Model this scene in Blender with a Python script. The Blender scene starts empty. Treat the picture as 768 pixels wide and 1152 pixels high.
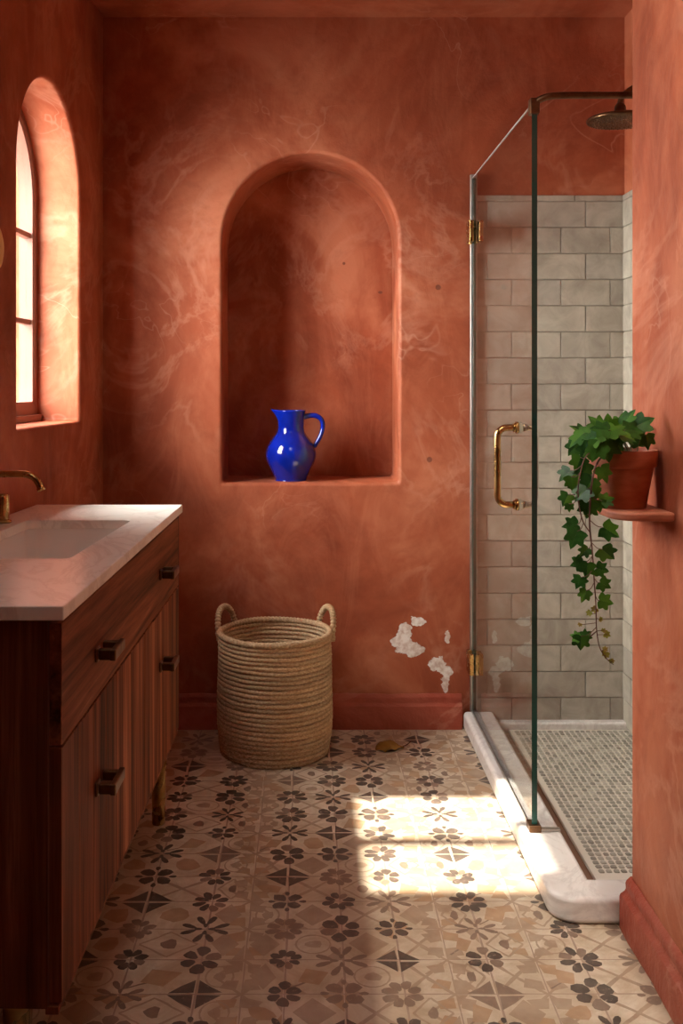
import bpy, bmesh, math, random
from mathutils import Vector, Matrix
from mathutils.geometry import tessellate_polygon
R = random.Random(7)
C = bpy.context.scene.collection
PI = math.pi
F = 1150.0; VX, VY, EYE = 345.0, 432.0, 1.19

def P(x, y, Y):
    """real point at distance Y whose bearing from the eye was measured in the photo"""
    return Vector(((x - VX) * Y / F, Y, EYE - (y - VY) * Y / F))

# ------------------------------------------------------------------ mesh builder
class MB:
    def __init__(s, M=None): s.v = []; s.f = []; s.mi = []; s.sm = []; s.M = M or Matrix()
    def add(s, verts, faces, mi=0, smooth=False):
        b = len(s.v)
        s.v += [tuple(s.M @ Vector(p)) for p in verts]
        for f in faces:
            s.f.append(tuple(i + b for i in f)); s.mi.append(mi); s.sm.append(smooth)
    def box(s, x0, x1, y0, y1, z0, z1, mi=0):
        v = [(x, y, z) for z in (z0, z1) for y in (y0, y1) for x in (x0, x1)]
        s.add(v, [(0,2,3,1), (4,5,7,6), (0,1,5,4), (2,6,7,3), (0,4,6,2), (1,3,7,5)], mi)
    def prism(s, loop, z0, z1, holes=(), mi=0, smooth=False):
        """loop CCW in xy, holes lists of xy"""
        loops = [list(loop)] + [list(h) for h in holes]
        flat = [p for l in loops for p in l]
        n = len(flat)
        tris = tessellate_polygon([[Vector((p[0], p[1], 0)) for p in l] for l in loops])
        v = [(p[0], p[1], z0) for p in flat] + [(p[0], p[1], z1) for p in flat]
        f = []
        if len(loops) == 1:
            f += [tuple(range(n, 2*n)), tuple(reversed(range(n)))]
        else:
            for t in tris:
                a, b, c = [Vector(flat[i]) for i in t]
                if (b - a).x * (c - a).y - (b - a).y * (c - a).x < 0: t = (t[0], t[2], t[1])
                f.append(tuple(i + n for i in t)); f.append(tuple(reversed(t)))
        s.add(v, f, mi)
        b = 0; sf = []
        for k, l in enumerate(loops):
            m = len(l)
            area = sum(l[i][0]*l[(i+1) % m][1] - l[(i+1) % m][0]*l[i][1] for i in range(m))
            ccw = area > 0
            for i in range(m):
                j = (i + 1) % m
                q = (b+i, b+j, b+j+n, b+i+n)
                if ccw != (k == 0): q = tuple(reversed(q))
                sf.append(q)
            b += m
        base = len(s.v) - 2*n
        for q in sf:
            s.f.append(tuple(i + base for i in q)); s.mi.append(mi); s.sm.append(smooth)
    def rings(s, rings, closed=True, cap0=False, cap1=False, mi=0, smooth=True, loop=False):
        n = len(rings[0]); v = [p for r in rings for p in r]; f = []
        m = len(rings)
        for k in range(m if loop else m - 1):
            k2 = (k + 1) % m
            for i in range(n if closed else n - 1):
                j = (i + 1) % n
                f.append((k*n+i, k*n+j, k2*n+j, k2*n+i))
        if cap0: f.append(tuple(reversed(range(n))))
        if cap1: f.append(tuple(range((m-1)*n, m*n)))
        s.add(v, f, mi, smooth)
    def lathe(s, prof, c=(0,0,0), n=48, cap0=True, cap1=False, mi=0, dr=None):
        rs = []
        for r, z in prof:
            ring = []
            for i in range(n):
                a = 2*PI*i/n
                x, y, zz = r*math.cos(a), r*math.sin(a), z
                if dr: x, y, zz = dr(x, y, zz, a)
                ring.append((c[0]+x, c[1]+y, c[2]+zz))
            rs.append(ring)
        s.rings(rs, True, cap0, cap1, mi)
    def tube(s, pts, r, n=12, cap=True, mi=0, flat=1.0, closed=False, smooth=True):
        pts = [Vector(p) for p in pts]; m = len(pts)
        rad = r if isinstance(r, (list, tuple)) else [r]*m
        tang = []
        for i in range(m):
            if closed: a, b = pts[i-1], pts[(i+1) % m]
            else: a, b = pts[max(0, i-1)], pts[min(m-1, i+1)]
            tang.append((b - a).normalized())
        t0 = tang[0]; up = Vector((0,0,1)) if abs(t0.z) < .9 else Vector((1,0,0))
        nrm = (up - t0 * up.dot(t0)).normalized(); rs = []
        for i in range(m):
            t = tang[i]; nrm = (nrm - t * nrm.dot(t)).normalized(); bi = t.cross(nrm)
            rs.append([tuple(pts[i] + nrm*math.cos(2*PI*k/n)*rad[i] + bi*math.sin(2*PI*k/n)*rad[i]*flat) for k in range(n)])
        s.rings(rs, True, cap and not closed, cap and not closed, mi, smooth, loop=closed)
    def cyl(s, a, b, r, n=24, mi=0, r2=None):
        s.tube([a, b], [r, r if r2 is None else r2], n, True, mi)
        # flat caps
        for k in (-1, -2): s.sm[k] = False
    def build(s, name, mats, parent=None, bevel=0, seg=2, ang=40, loc=None):
        me = bpy.data.meshes.new(name)
        me.from_pydata(s.v, [], s.f)
        if not isinstance(mats, (list, tuple)): mats = [mats]
        for m in mats: me.materials.append(m)
        me.polygons.foreach_set('material_index', s.mi)
        me.polygons.foreach_set('use_smooth', s.sm)
        me.update()
        o = bpy.data.objects.new(name, me); C.objects.link(o)
        if parent: o.parent = parent
        if bevel:
            b = o.modifiers.new('bevel', 'BEVEL'); b.width = bevel; b.segments = seg
            b.limit_method = 'ANGLE'; b.angle_limit = math.radians(ang); b.harden_normals = True
            me.polygons.foreach_set('use_smooth', [True]*len(me.polygons))
            if hasattr(me, 'set_sharp_from_angle'): me.set_sharp_from_angle(angle=math.radians(38))
        return o

def sharp(o, a=35):
    o.data.polygons.foreach_set('use_smooth', [True]*len(o.data.polygons))
    o.data.set_sharp_from_angle(angle=math.radians(a)); return o
def struct(o): o['kind'] = 'structure'; return o
def tag(o, label, cat, group=None):
    o['label'] = label; o['category'] = cat
    if group: o['group'] = group
    return o
def thing(name, label, cat, loc, rz=0, group=None):
    o = bpy.data.objects.new(name, None); C.objects.link(o); o.empty_display_size = .05
    o.location = loc; o.rotation_euler = (0, 0, rz); return tag(o, label, cat, group)
def catmull(pts, k=8):
    pts = [Vector(p) for p in pts]; out = []
    q = [pts[0]*2 - pts[1]] + pts + [pts[-1]*2 - pts[-2]]
    for i in range(1, len(q) - 2):
        for j in range(k):
            t = j / k
            out.append(.5*((2*q[i]) + (q[i+1]-q[i-1])*t + (2*q[i-1]-5*q[i]+4*q[i+1]-q[i+2])*t*t + (3*q[i]-q[i-1]-3*q[i+1]+q[i+2])*t**3))
    out.append(pts[-1]); return out

# ------------------------------------------------------------------ materials
class N:
    def __init__(s, name):
        s.m = bpy.data.materials.new(name); s.m.use_nodes = True
        s.t = s.m.node_tree; s.b = s.t.nodes['Principled BSDF']
    def new(s, t, **k):
        n = s.t.nodes.new(t)
        for a, v in k.items():
            if a in n.inputs: s.set(n.inputs[a], v)
            else: setattr(n, a, v)
        return n
    def set(s, inp, v):
        if isinstance(v, bpy.types.NodeSocket): s.t.links.new(v, inp)
        else: inp.default_value = v
    def co(s, scale=(1,1,1), rot=(0,0,0)):
        tc = s.new('ShaderNodeTexCoord'); mp = s.new('ShaderNodeMapping')
        s.t.links.new(tc.outputs['Object'], mp.inputs['Vector'])
        mp.inputs['Scale'].default_value = scale; mp.inputs['Rotation'].default_value = rot
        return mp.outputs['Vector']
    def noise(s, v, sc, det=4, rough=.55, dist=0, out='Fac'):
        n = s.new('ShaderNodeTexNoise'); s.set(n.inputs['Vector'], v)
        n.inputs['Scale'].default_value = sc; n.inputs['Detail'].default_value = det
        n.inputs['Roughness'].default_value = rough; n.inputs['Distortion'].default_value = dist
        return n.outputs[out]
    def ramp(s, f, stops, interp='LINEAR'):
        n = s.new('ShaderNodeValToRGB'); s.set(n.inputs['Fac'], f); e = n.color_ramp.elements
        n.color_ramp.interpolation = interp
        while len(e) < len(stops): e.new(.5)
        for i, (p, c) in enumerate(stops):
            e[i].position = p; e[i].color = (c, c, c, 1) if isinstance(c, (int, float)) else (*c, 1)
        return n.outputs['Color']
    def mix(s, f, a, b, mode='MIX'):
        n = s.new('ShaderNodeMix', data_type='RGBA', blend_type=mode)
        s.set(n.inputs[0], f)
        for i, v in ((6, a), (7, b)):
            if isinstance(v, tuple) and len(v) == 3: v = (*v, 1)
            s.set(n.inputs[i], v)
        return n.outputs[2]
    def math(s, op, a, b=0.0, clamp=False):
        n = s.new('ShaderNodeMath', operation=op); n.use_clamp = clamp
        s.set(n.inputs[0], a); s.set(n.inputs[1], b); return n.outputs[0]
    def bump(s, h, st=.3, dist=.01):
        n = s.new('ShaderNodeBump'); s.set(n.inputs['Height'], h)
        n.inputs['Strength'].default_value = st; n.inputs['Distance'].default_value = dist
        s.t.links.new(n.outputs['Normal'], s.b.inputs['Normal'])
    def pr(s, **k):
        for a, v in k.items():
            a = a.replace('_', ' ')
            if isinstance(v, tuple) and len(v) == 3: v = (*v, 1)
            s.set(s.b.inputs[a], v)
        return s.m

def terracotta(name, dark=(.28,.070,.032), mid=(.42,.125,.060), light=(.58,.235,.135), chips=None, holes=None, rough=.62, bump=.25):
    n = N(name); v = n.co()
    big = n.noise(v, 1.7, 5, .6, .8)
    col = n.ramp(big, [(.34, dark), (.50, mid), (.66, light)])
    streak = n.noise(n.co((1.4, 1.4, .55), (0, .25, 0)), 5.0, 8, .68, 1.6)
    col = n.mix(n.ramp(streak, [(.46, 0.), (.78, .55)]), col, light)
    col = n.mix(n.ramp(n.noise(v, 9, 6, .7, .6), [(.50, 0.), (.80, .5)]), col, dark)
    # wandering pale trowel veins
    w = n.noise(v, 3.3, 3, .5, 1.2)
    vein = n.math('ABSOLUTE', n.math('SUBTRACT', w, .5))
    vein = n.ramp(vein, [(0., 1.), (.010, 0.)])
    msk = n.ramp(n.noise(v, 2.2, 2), [(.52, 0.), (.66, .22)])
    col = n.mix(n.math('MULTIPLY', vein, msk), col, (.80, .45, .32))
    halo = n.ramp(n.math('ABSOLUTE', n.math('SUBTRACT', n.noise(v, 2.4, 5, .6, 1.0), .5)), [(0., .24), (.04, 0.)])
    col = n.mix(n.math('MULTIPLY', halo, n.ramp(n.noise(v, 1.6, 3), [(.42, .1), (.6, 1.)])), col, (.72,.36,.24))
    fine = n.noise(v, 55, 4, .6); h0 = n.noise(v, 7, 6, .62, .5)
    h = n.math('ADD', n.math('MULTIPLY', h0, 1.0), n.math('MULTIPLY', fine, .10))
    if chips:
        tc = n.new('ShaderNodeTexCoord').outputs['Object']
        nz = n.noise(v, 26, 4, .6, 0, 'Color')
        off = n.new('ShaderNodeVectorMath', operation='SCALE'); sub = n.new('ShaderNodeVectorMath', operation='SUBTRACT')
        n.set(sub.inputs[0], nz); sub.inputs[1].default_value = (.5, .5, .5)
        n.set(off.inputs[0], sub.outputs[0]); off.inputs['Scale'].default_value = .055
        ad = n.new('ShaderNodeVectorMath', operation='ADD'); n.set(ad.inputs[0], tc); n.set(ad.inputs[1], off.outputs[0])
        field = None
        for (cx, cz, rx, rz, kind) in chips:
            sb = n.new('ShaderNodeVectorMath', operation='SUBTRACT'); n.set(sb.inputs[0], ad.outputs[0] if kind else tc); sb.inputs[1].default_value = (cx, 3.54, cz)
            ml = n.new('ShaderNodeVectorMath', operation='MULTIPLY'); n.set(ml.inputs[0], sb.outputs[0]); ml.inputs[1].default_value = (1/rx, .0, 1/rz)
            ln = n.new('ShaderNodeVectorMath', operation='LENGTH'); n.set(ln.inputs[0], ml.outputs[0])
            d = n.math('SUBTRACT', 1.0, ln.outputs['Value'], True)
            if kind == 0:
                hole = n.ramp(d, [(0., 0.), (.3, 1.)]); col = n.mix(n.math('MULTIPLY', hole, .8), col, (.16,.05,.03)); h = n.math('SUBTRACT', h, n.math('MULTIPLY', hole, 1.2))
            else: field = d if field is None else n.math('MAXIMUM', field, d)
        m = n.ramp(field, [(.02, 0.), (.05, 1.)])
        edge = n.ramp(field, [(0., 0.), (.02, .6), (.10, 0.)])
        white = n.ramp(n.noise(v, 60, 4), [(.35, (.62,.46,.38)), (.6, (.86,.78,.72))])
        col = n.mix(m, col, white); col = n.mix(edge, col, (.30,.10,.06))
        h = n.math('SUBTRACT', h, n.math('MULTIPLY', m, .45))
    n.bump(h, bump, .02)
    rg = n.ramp(n.noise(v, 4, 4), [(.3, rough-.12), (.7, rough+.1)])
    return n.pr(Base_Color=col, Roughness=rg, Specular_IOR_Level=.22)

cp = lambda x, y, rx, ry, k=1: ((x-VX)*3.54/F, EYE-(y-VY)*3.54/F, rx*3.54/F, ry*3.54/F, k)
M = {}
M['wall_back'] = terracotta('terracotta_plaster_back', (.225,.046,.019), (.355,.086,.037), (.52,.175,.090), chips=[
    cp(454, 712, 9, 10), cp(451, 722, 12, 8), cp(462, 730, 18, 8), cp(471, 699, 9, 5), cp(459, 706, 5, 4),
    cp(502, 716, 4.5, 8), cp(491, 747, 9, 7), cp(501, 754, 10, 7), cp(501, 769, 5, 11),
    cp(493, 323, 3.5, 3.5, 0), cp(483, 517, 3.5, 3.5, 0), cp(434, 321, 3, 2, 0), cp(390, 286, 2, 2, 0)])
M['wall'] = terracotta('terracotta_plaster', (.24,.048,.019), (.375,.090,.038), (.53,.175,.090))
M['skirt'] = terracotta('terracotta_skirting', (.24,.040,.020), (.34,.064,.035), (.44,.115,.068), rough=.5, bump=.6)
M['ceiling'] = terracotta('terracotta_ceiling', (.25,.050,.020), (.38,.094,.040), (.53,.18,.095))

def simple(name, col, rough=.5, metal=0, **k):
    return N(name).pr(Base_Color=col, Roughness=rough, Metallic=metal, **k)

def metal(name, a, b, rough=.28, sc=30):
    n = N(name); v = n.co(); nz = n.noise(v, sc, 5, .6)
    c = n.ramp(nz, [(.3, a), (.7, b)])
    return n.pr(Base_Color=c, Metallic=1.0, Roughness=n.ramp(n.noise(v, sc*.6, 3), [(.3, rough-.07), (.7, rough+.12)]))
M['brass'] = metal('aged_brass', (.42,.25,.085), (.62,.40,.16), .24)
M['bronze'] = metal('dark_bronze', (.10,.05,.028), (.22,.12,.06), .36)
M['pale_brass'] = metal('pale_brass', (.62,.52,.22), (.78,.68,.32), .4)
M['steel'] = metal('brushed_nickel', (.45,.42,.38), (.60,.57,.52), .35)

def wood(name, axis, hue=1.0):
    n = N(name)
    sc = {'z': (44, 44, 1.6), 'y': (44, 1.6, 44)}[axis]
    geo = n.new('ShaderNodeNewGeometry')
    co = n.co(sc); ad = n.new('ShaderNodeVectorMath', operation='ADD')
    rnd = n.math('MULTIPLY', geo.outputs['Random Per Island'], 31.0)
    cb = n.new('ShaderNodeCombineXYZ'); n.set(cb.inputs[0], rnd); n.set(cb.inputs[1], rnd)
    n.set(ad.inputs[0], co); n.set(ad.inputs[1], cb.outputs[0]); v = ad.outputs[0]
    wide = n.noise(v, .22, 4, .6, 1.4); grain = n.noise(v, 1.0, 7, .65, .5); pore = n.noise(v, 4.5, 4, .7)
    f = n.math('ADD', n.math('MULTIPLY', wide, .6), n.math('MULTIPLY', grain, .4))
    c = n.ramp(f, [(.38, (.035*hue,.010*hue,.0045*hue)), (.46, (.125*hue,.038*hue,.017*hue)), (.56, (.235*hue,.080*hue,.037*hue)), (.64, (.40*hue,.165*hue,.085*hue))])
    c = n.mix(n.ramp(pore, [(.52, 0.), (.72, .55)]), c, (.045*hue,.016*hue,.009*hue))
    tone = n.ramp(geo.outputs['Random Per Island'], [(0., .72), (1., 1.25)])
    c = n.mix(1.0, c, tone, 'MULTIPLY')
    n.bump(n.math('ADD', grain, n.math('MULTIPLY', pore, .5)), .12, .004)
    return n.pr(Base_Color=c, Roughness=.55, Specular_IOR_Level=.05)
M['wood_v'] = wood('walnut_vertical_grain', 'z', 1.2); M['wood_h'] = wood('walnut_horizontal_grain', 'y', 1.2)
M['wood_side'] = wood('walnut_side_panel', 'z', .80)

def marble(name, base, vein, pink, rough=.30, sc=1.0, vs=.5):
    n = N(name); v = n.co((1, .7, 1), (0, 0, .6))
    w = n.noise(v, 5*sc, 8, .65, 1.8)
    a = n.math('ABSOLUTE', n.math('SUBTRACT', w, .5))
    c = n.mix(n.ramp(n.noise(v, 3.0*sc, 5, .6, .6), [(.40, 0.), (.70, .8)]), base, pink)
    c = n.mix(n.ramp(a, [(0., vs), (.05, 0.)]), c, vein)
    w2 = n.noise(v, 14*sc, 8, .7, 1.2)
    c = n.mix(n.ramp(w2, [(.55, 0.), (.75, vs*.6)]), c, vein)
    n.bump(n.noise(v, 40, 3), .04, .002)
    return n.pr(Base_Color=c, Roughness=rough)
M['marble'] = marble('warm_white_marble', (.92,.91,.84), (.50,.43,.36), (.88,.82,.73), vs=.35)
M['curb'] = marble('white_curb_marble', (.80,.76,.72), (.50,.43,.40), (.70,.62,.57), .25, 1.2, .4)
M['ceramic'] = simple('sink_ceramic', (.88,.85,.80), .15)

def stone_tile():
    n = N('limestone_wall_tile'); geo = n.new('ShaderNodeNewGeometry'); r = geo.outputs['Random Per Island']
    v = n.co()
    ad = n.new('ShaderNodeVectorMath', operation='ADD'); cb = n.new('ShaderNodeCombineXYZ')
    n.set(cb.inputs[1], n.math('MULTIPLY', r, 17.)); n.set(ad.inputs[0], v); n.set(ad.inputs[1], cb.outputs[0])
    c = n.ramp(n.noise(ad.outputs[0], 11, 6, .62, .8), [(.3, (.34,.29,.235)), (.5, (.45,.40,.335)), (.72, (.57,.525,.45))])
    c = n.mix(1.0, c, n.ramp(r, [(0., (.86,.85,.84)), (1., (1.05,1.04,1.0))]), 'MULTIPLY')
    n.bump(n.noise(v, 24, 5, .6), .15, .006)
    return n.pr(Base_Color=c, Roughness=.42)
M['tile'] = stone_tile()
M['grout'] = simple('tile_grout', (.42,.37,.30), .9)

def floor_mat(name, c0, c1, cover=1.0):
    """glaze colour worn through to the pale tile body by a noise of its own"""
    n = N(name); v = n.co()
    base = n.ramp(n.noise(v, 8, 6, .65, .8), [(.28, (.43,.31,.20)), (.50, (.58,.46,.33)), (.72, (.73,.64,.51))])
    wear = n.noise(v, 60, 5, .7)
    if cover > 0:
        ink = n.ramp(n.noise(v, 16, 4, .6), [(.3, c0), (.7, c1)])
        base = n.mix(n.ramp(wear, [(.60, cover), (.78, cover*.25)]), base, ink)
    base = n.mix(n.ramp(n.noise(v, 30, 6, .7), [(.55, 0.), (.80, .35)]), base, (.42,.27,.19))
    n.bump(n.math('ADD', wear, n.noise(v, 12, 3)), .05, .004)
    return n.pr(Base_Color=base, Roughness=n.ramp(n.noise(v, 6, 4), [(.3, .30), (.7, .50)]))
FM = [floor_mat('floor_tile_body', None, None, 0),
      floor_mat('floor_ink_charcoal', (.045,.032,.028), (.12,.083,.066), .94),
      floor_mat('floor_ink_umber', (.16,.095,.065), (.27,.17,.12), .85),
      floor_mat('floor_ink_ochre', (.34,.18,.085), (.50,.30,.16), .76),
      floor_mat('floor_ink_tan', (.27,.16,.10), (.42,.28,.18), .66),
      floor_mat('floor_grout_line', (.30,.19,.14), (.44,.31,.24), .85)]

def rope_mat():
    n = N('woven_seagrass_rope'); v = n.co()
    f = n.noise(n.co((1, 1, 2.2)), 130, 4, .7); g = n.noise(v, 6, 4, .6)
    c = n.ramp(f, [(.30, (.26,.15,.075)), (.50, (.52,.35,.20)), (.70, (.72,.56,.38))])
    c = n.mix(n.ramp(g, [(.42, 0.), (.66, .45)]), c, (.42,.23,.10))
    c = n.mix(1.0, c, n.ramp(n.new('ShaderNodeNewGeometry').outputs['Random Per Island'], [(0., .72), (1., 1.15)]), 'MULTIPLY')
    n.bump(f, .5, .003)
    return n.pr(Base_Color=c, Roughness=.8, Specular_IOR_Level=.2)
M['rope'] = rope_mat()
def jug_mat():
    n = N('cobalt_glaze'); v = n.co()
    c = n.ramp(n.noise(v, 14, 3), [(.3, (.001,.008,.20)), (.7, (.0015,.020,.36))])
    n.bump(n.noise(v, 40, 3), .03, .003)
    return n.pr(Base_Color=c, Roughness=.10, Coat_Weight=.6, Coat_Roughness=.05)
M['jug'] = jug_mat()
def pot_mat():
    n = N('terracotta_pot'); v = n.co()
    c = n.ramp(n.noise(n.co((1,1,3)), 18, 5), [(.3, (.36,.085,.035)), (.7, (.52,.165,.08))])
    n.bump(n.noise(v, 60, 3), .08, .003)
    return n.pr(Base_Color=c, Roughness=.6)
M['pot'] = pot_mat()
M['soil'] = simple('potting_soil', (.03,.018,.012), .95)
def leaf_mat(name, a, b, c_):
    n = N(name); v = n.co(); geo = n.new('ShaderNodeNewGeometry')
    c = n.ramp(n.noise(v, 70, 4, .6), [(.3, a), (.7, b)])
    c = n.mix(n.ramp(geo.outputs['Random Per Island'], [(.25, 0.), (1., .75)]), c, c_)
    s = n.pr(Base_Color=c, Roughness=.42, Specular_IOR_Level=.32)
    n.b.inputs['Subsurface Weight'].default_value = 0
    tr = n.new('ShaderNodeBsdfTranslucent'); n.set(tr.inputs['Color'], c)
    mx = n.new('ShaderNodeMixShader'); mx.inputs[0].default_value = .22
    out = [x for x in n.t.nodes if x.type == 'OUTPUT_MATERIAL'][0]
    n.set(mx.inputs[1], n.b.outputs[0]); n.set(mx.inputs[2], tr.outputs[0]); n.set(out.inputs['Surface'], mx.outputs[0])
    return s
M['leaf'] = leaf_mat('ivy_leaf', (.012,.060,.008), (.030,.125,.014), (.11,.27,.02))
M['leaf_y'] = leaf_mat('young_ivy_leaf', (.22,.26,.03), (.34,.30,.05), (.30,.16,.04))
M['vine'] = simple('ivy_stem', (.14,.055,.035), .6)
M['petiole'] = simple('ivy_leaf_stalk', (.09,.12,.03), .5)
M['dry'] = leaf_mat('dry_leaf', (.34,.15,.02), (.46,.22,.035), (.40,.24,.05))

def glass(name, tint, refl=1.0):
    n = N(name); n.t.nodes.remove(n.b)
    tr = n.new('ShaderNodeBsdfTransparent'); tr.inputs[0].default_value = (*tint, 1)
    gl = n.new('ShaderNodeBsdfGlossy'); gl.inputs['Roughness'].default_value = .0
    fr = n.new('ShaderNodeFresnel'); fr.inputs['IOR'].default_value = 1.45
    mx = n.new('ShaderNodeMixShader'); geo = n.new('ShaderNodeNewGeometry')
    # fresnel of the outer side only, so both faces behave alike
    n.set(mx.inputs[0], n.math('MULTIPLY', fr.outputs[0], n.math('SUBTRACT', 1.0, geo.outputs['Backfacing'])))
    n.set(mx.inputs[1], tr.outputs[0]); n.set(mx.inputs[2], gl.outputs[0])
    out = [x for x in n.t.nodes if x.type == 'OUTPUT_MATERIAL'][0]
    n.set(out.inputs['Surface'], mx.outputs[0]); return n.m
M['glass'] = glass('shower_glass', (.965,.975,.965))
M['glass_edge'] = simple('green_glass_edge', (.012,.060,.045), .12)
M['polish'] = simple('polished_glass_edge', (.50,.47,.42), .25)
M['pane'] = glass('window_glass', (.97,.98,.98))
def sheer():
    n = N('added_sheer_blind'); n.t.nodes.remove(n.b)  # blind of the added roof light, dims the sun around the patch
    tr = n.new('ShaderNodeBsdfTransparent'); tl = n.new('ShaderNodeBsdfTranslucent'); tl.inputs[0].default_value = (.10,.09,.08,1)
    mx = n.new('ShaderNodeMixShader'); mx.inputs[0].default_value = .72
    n.set(mx.inputs[1], tr.outputs[0]); n.set(mx.inputs[2], tl.outputs[0])
    n.set([x for x in n.t.nodes if x.type == 'OUTPUT_MATERIAL'][0].inputs['Surface'], mx.outputs[0]); return n.m
M['sheer'] = sheer()
M['win'] = simple('brown_painted_wood', (.22,.085,.055), .5)
M['channel'] = simple('shaded_channel_brown', (.24,.13,.08), .6)  # shade of the recess beside the curb, put into the brown
M['dark'] = simple('shadow_gap', (.015,.008,.006), .8)
M['mosaic'] = None
def mosaic_mat():
    n = N('pebble_mosaic'); geo = n.new('ShaderNodeNewGeometry')
    c = n.ramp(geo.outputs['Random Per Island'], [(0., (.22,.19,.15)), (.5, (.32,.285,.23)), (1., (.44,.40,.33))])
    return n.pr(Base_Color=c, Roughness=.4)
M['mosaic'] = mosaic_mat(); M['traystone'] = simple('tray_grout', (.66,.59,.50), .6)

# ------------------------------------------------------------------ room shell
HC = 2.46; BW = 3.54
def XL(Y): return -.705 - .06*(BW - Y)
ux = Vector((-.06, -1, 0)).normalized(); LN = Vector((-1, .06, 0)).normalized()   # along left wall to camera, into the wall
ML = Matrix(((ux.x, 0, LN.x, -.705), (ux.y, 0, LN.y, BW), (0, 1, 0, 0), (0, 0, 0, 1)))   # (u, v, depth)
MBk = Matrix(((1,0,0,0), (0,0,1,BW), (0,1,0,0), (0,0,0,1)))

def arch(cx, hw, z0, zs, off=0, n=28, cr=.012):
    hw2 = hw + off; p = []
    c = max(.001, cr - off*.0)
    for k in range(4):
        a = PI*1.5 + PI/2*k/3; p.append((cx+hw2-c+c*math.cos(a), z0-off+c+c*math.sin(a)))
    for k in range(1, 9): p.append((cx+hw2, z0-off+c + (zs-z0+off-c)*k/9))
    for k in range(n+1):
        a = PI*k/n; p.append((cx+hw2*math.cos(a), zs+hw2*math.sin(a)))
    for k in range(8, 0, -1): p.append((cx-hw2, z0-off+c + (zs-z0+off-c)*k/9))
    for k in range(4):
        a = PI + PI/2*k/3; p.append((cx-hw2+c+c*math.cos(a), z0-off+c+c*math.sin(a)))
    return p   # CCW in (u, v)

def wall_panel(name, Mx, rect, holes, mat, bev=.013):
    """holes: (cx, hw, z0, zs, depth, through)"""
    mb = MB(Mx); u0, u1, v0, v1 = rect
    def sheet(depth, off):
        loops = [[(u0,v0), (u1,v0), (u1,v1), (u0,v1)]] + [arch(*h[:4], off=off) for h in holes if h[5] or depth == 0]
        flat = [(p[0], p[1], depth) for l in loops for p in l]
        tr = tessellate_polygon([[Vector((p[0], p[1], 0)) for p in l] for l in loops])
        mb.add(flat, [tuple(t) for t in tr])
    sheet(0, bev)
    dmax = max(h[4] for h in holes)
    if any(h[5] for h in holes): sheet(dmax, 0)
    for h in holes:
        rs = []
        for k in range(9):
            a = PI/2*k/8; rs.append([(p[0], p[1], bev*(1-math.cos(a))) for p in arch(*h[:4], off=bev*(1-math.sin(a)))])
        D = h[4]
        for k in range(1, 5): rs.append([(p[0], p[1], bev+(D-bev)*k/4) for p in arch(*h[:4])])
        mb.rings(rs, True)
        if not h[5]:
            mb.add(rs[-1], [tuple(range(len(rs[-1])))])
    return mb

NICHE = (.0125, .305, .848, 1.685, .27, False)
struct(wall_panel('wall_back', MBk, (-1.1, 1.5, -.05, 2.6), [NICHE], M['wall_back']).build('wall_back', M['wall_back']))
W1 = (.571, .294, 1.072, 1.772, .195, True)
struct(wall_panel('wall_left', ML, (-.12, 5.0, -.05, 2.6), [W1], M['wall']).build('wall_left', M['wall']))
m = MB(); m.box(.71, 1.35, -1.4, 2.24, -.05, 2.6); struct(m.build('wall_right', M['wall'], bevel=.012, seg=4))
m = MB(); m.box(1.10, 1.35, 2.24, 3.60, -.05, 2.6); struct(m.build('wall_shower_side', M['wall']))
m = MB(); m.box(-1.4, .75, -1.5, -1.3, -.05, 2.6); struct(m.build('wall_front', M['wall']))
SKY = (-.382, .18, .0, 1.833)       # opening of the added, unseen roof light
m = MB(); m.prism([(-1.4,-1.6), (1.4,-1.6), (1.4,3.9), (-1.4,3.9)], HC, HC+.15, [[(SKY[0],SKY[2]), (SKY[1],SKY[2]), (SKY[1],SKY[3]), (SKY[0],SKY[3])]])
struct(m.build('ceiling', M['ceiling']))

# windows in the left wall
def window(h, name):
    cx, hw, z0, zs = h[:4]
    e = bpy.data.objects.new(name, None); C.objects.link(e); struct(e)
    d0, d1 = .14, .19
    fr = MB(ML); inn = arch(cx, hw-.032, z0+.062, zs, cr=.004); out = arch(cx, hw+.004, z0-.004, zs)
    rs = [[(p[0], p[1], d1) for p in inn], [(p[0], p[1], d0+.006) for p in inn], [(p[0]+(q[0]-p[0])*.25, p[1]+(q[1]-p[1])*.25, d0) for p, q in zip(inn, out)],
          [(p[0], p[1], d0) for p in out], [(p[0], p[1], d1) for p in out]]
    fr.rings(rs, True, smooth=False, loop=True); sharp(fr.build('window_frame', M['win'], e), 30)
    sl = MB(ML); sl.box(cx-hw+.005, cx+hw-.005, z0, z0+.022, d0-.018, d0-.002)
    sl.build('sill_rail', M['win'], e, bevel=.003)
    for z, t in ((1.386, .008), (1.66, .008)):
        b = MB(ML); b.box(cx-hw+.03, cx+hw-.03, z-t, z+t, d0+.012, d1-.012); b.build('glazing_bar', M['win'], e, bevel=.002)
    b = MB(ML); b.box(cx-.016, cx+.016, z0+.06, zs+hw-.03, d0+.010, d1-.010); b.build('mullion', M['win'], e, bevel=.003)
    g = MB(ML); a = arch(cx, hw-.034, z0+.060, zs, cr=.004)
    g.rings([[(p[0], p[1], d0+.024) for p in a], [(p[0], p[1], d0+.028) for p in a]], True, True, True, smooth=False)
    g.build('window_pane', M['pane'], e)
window(W1, 'window_1')
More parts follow.
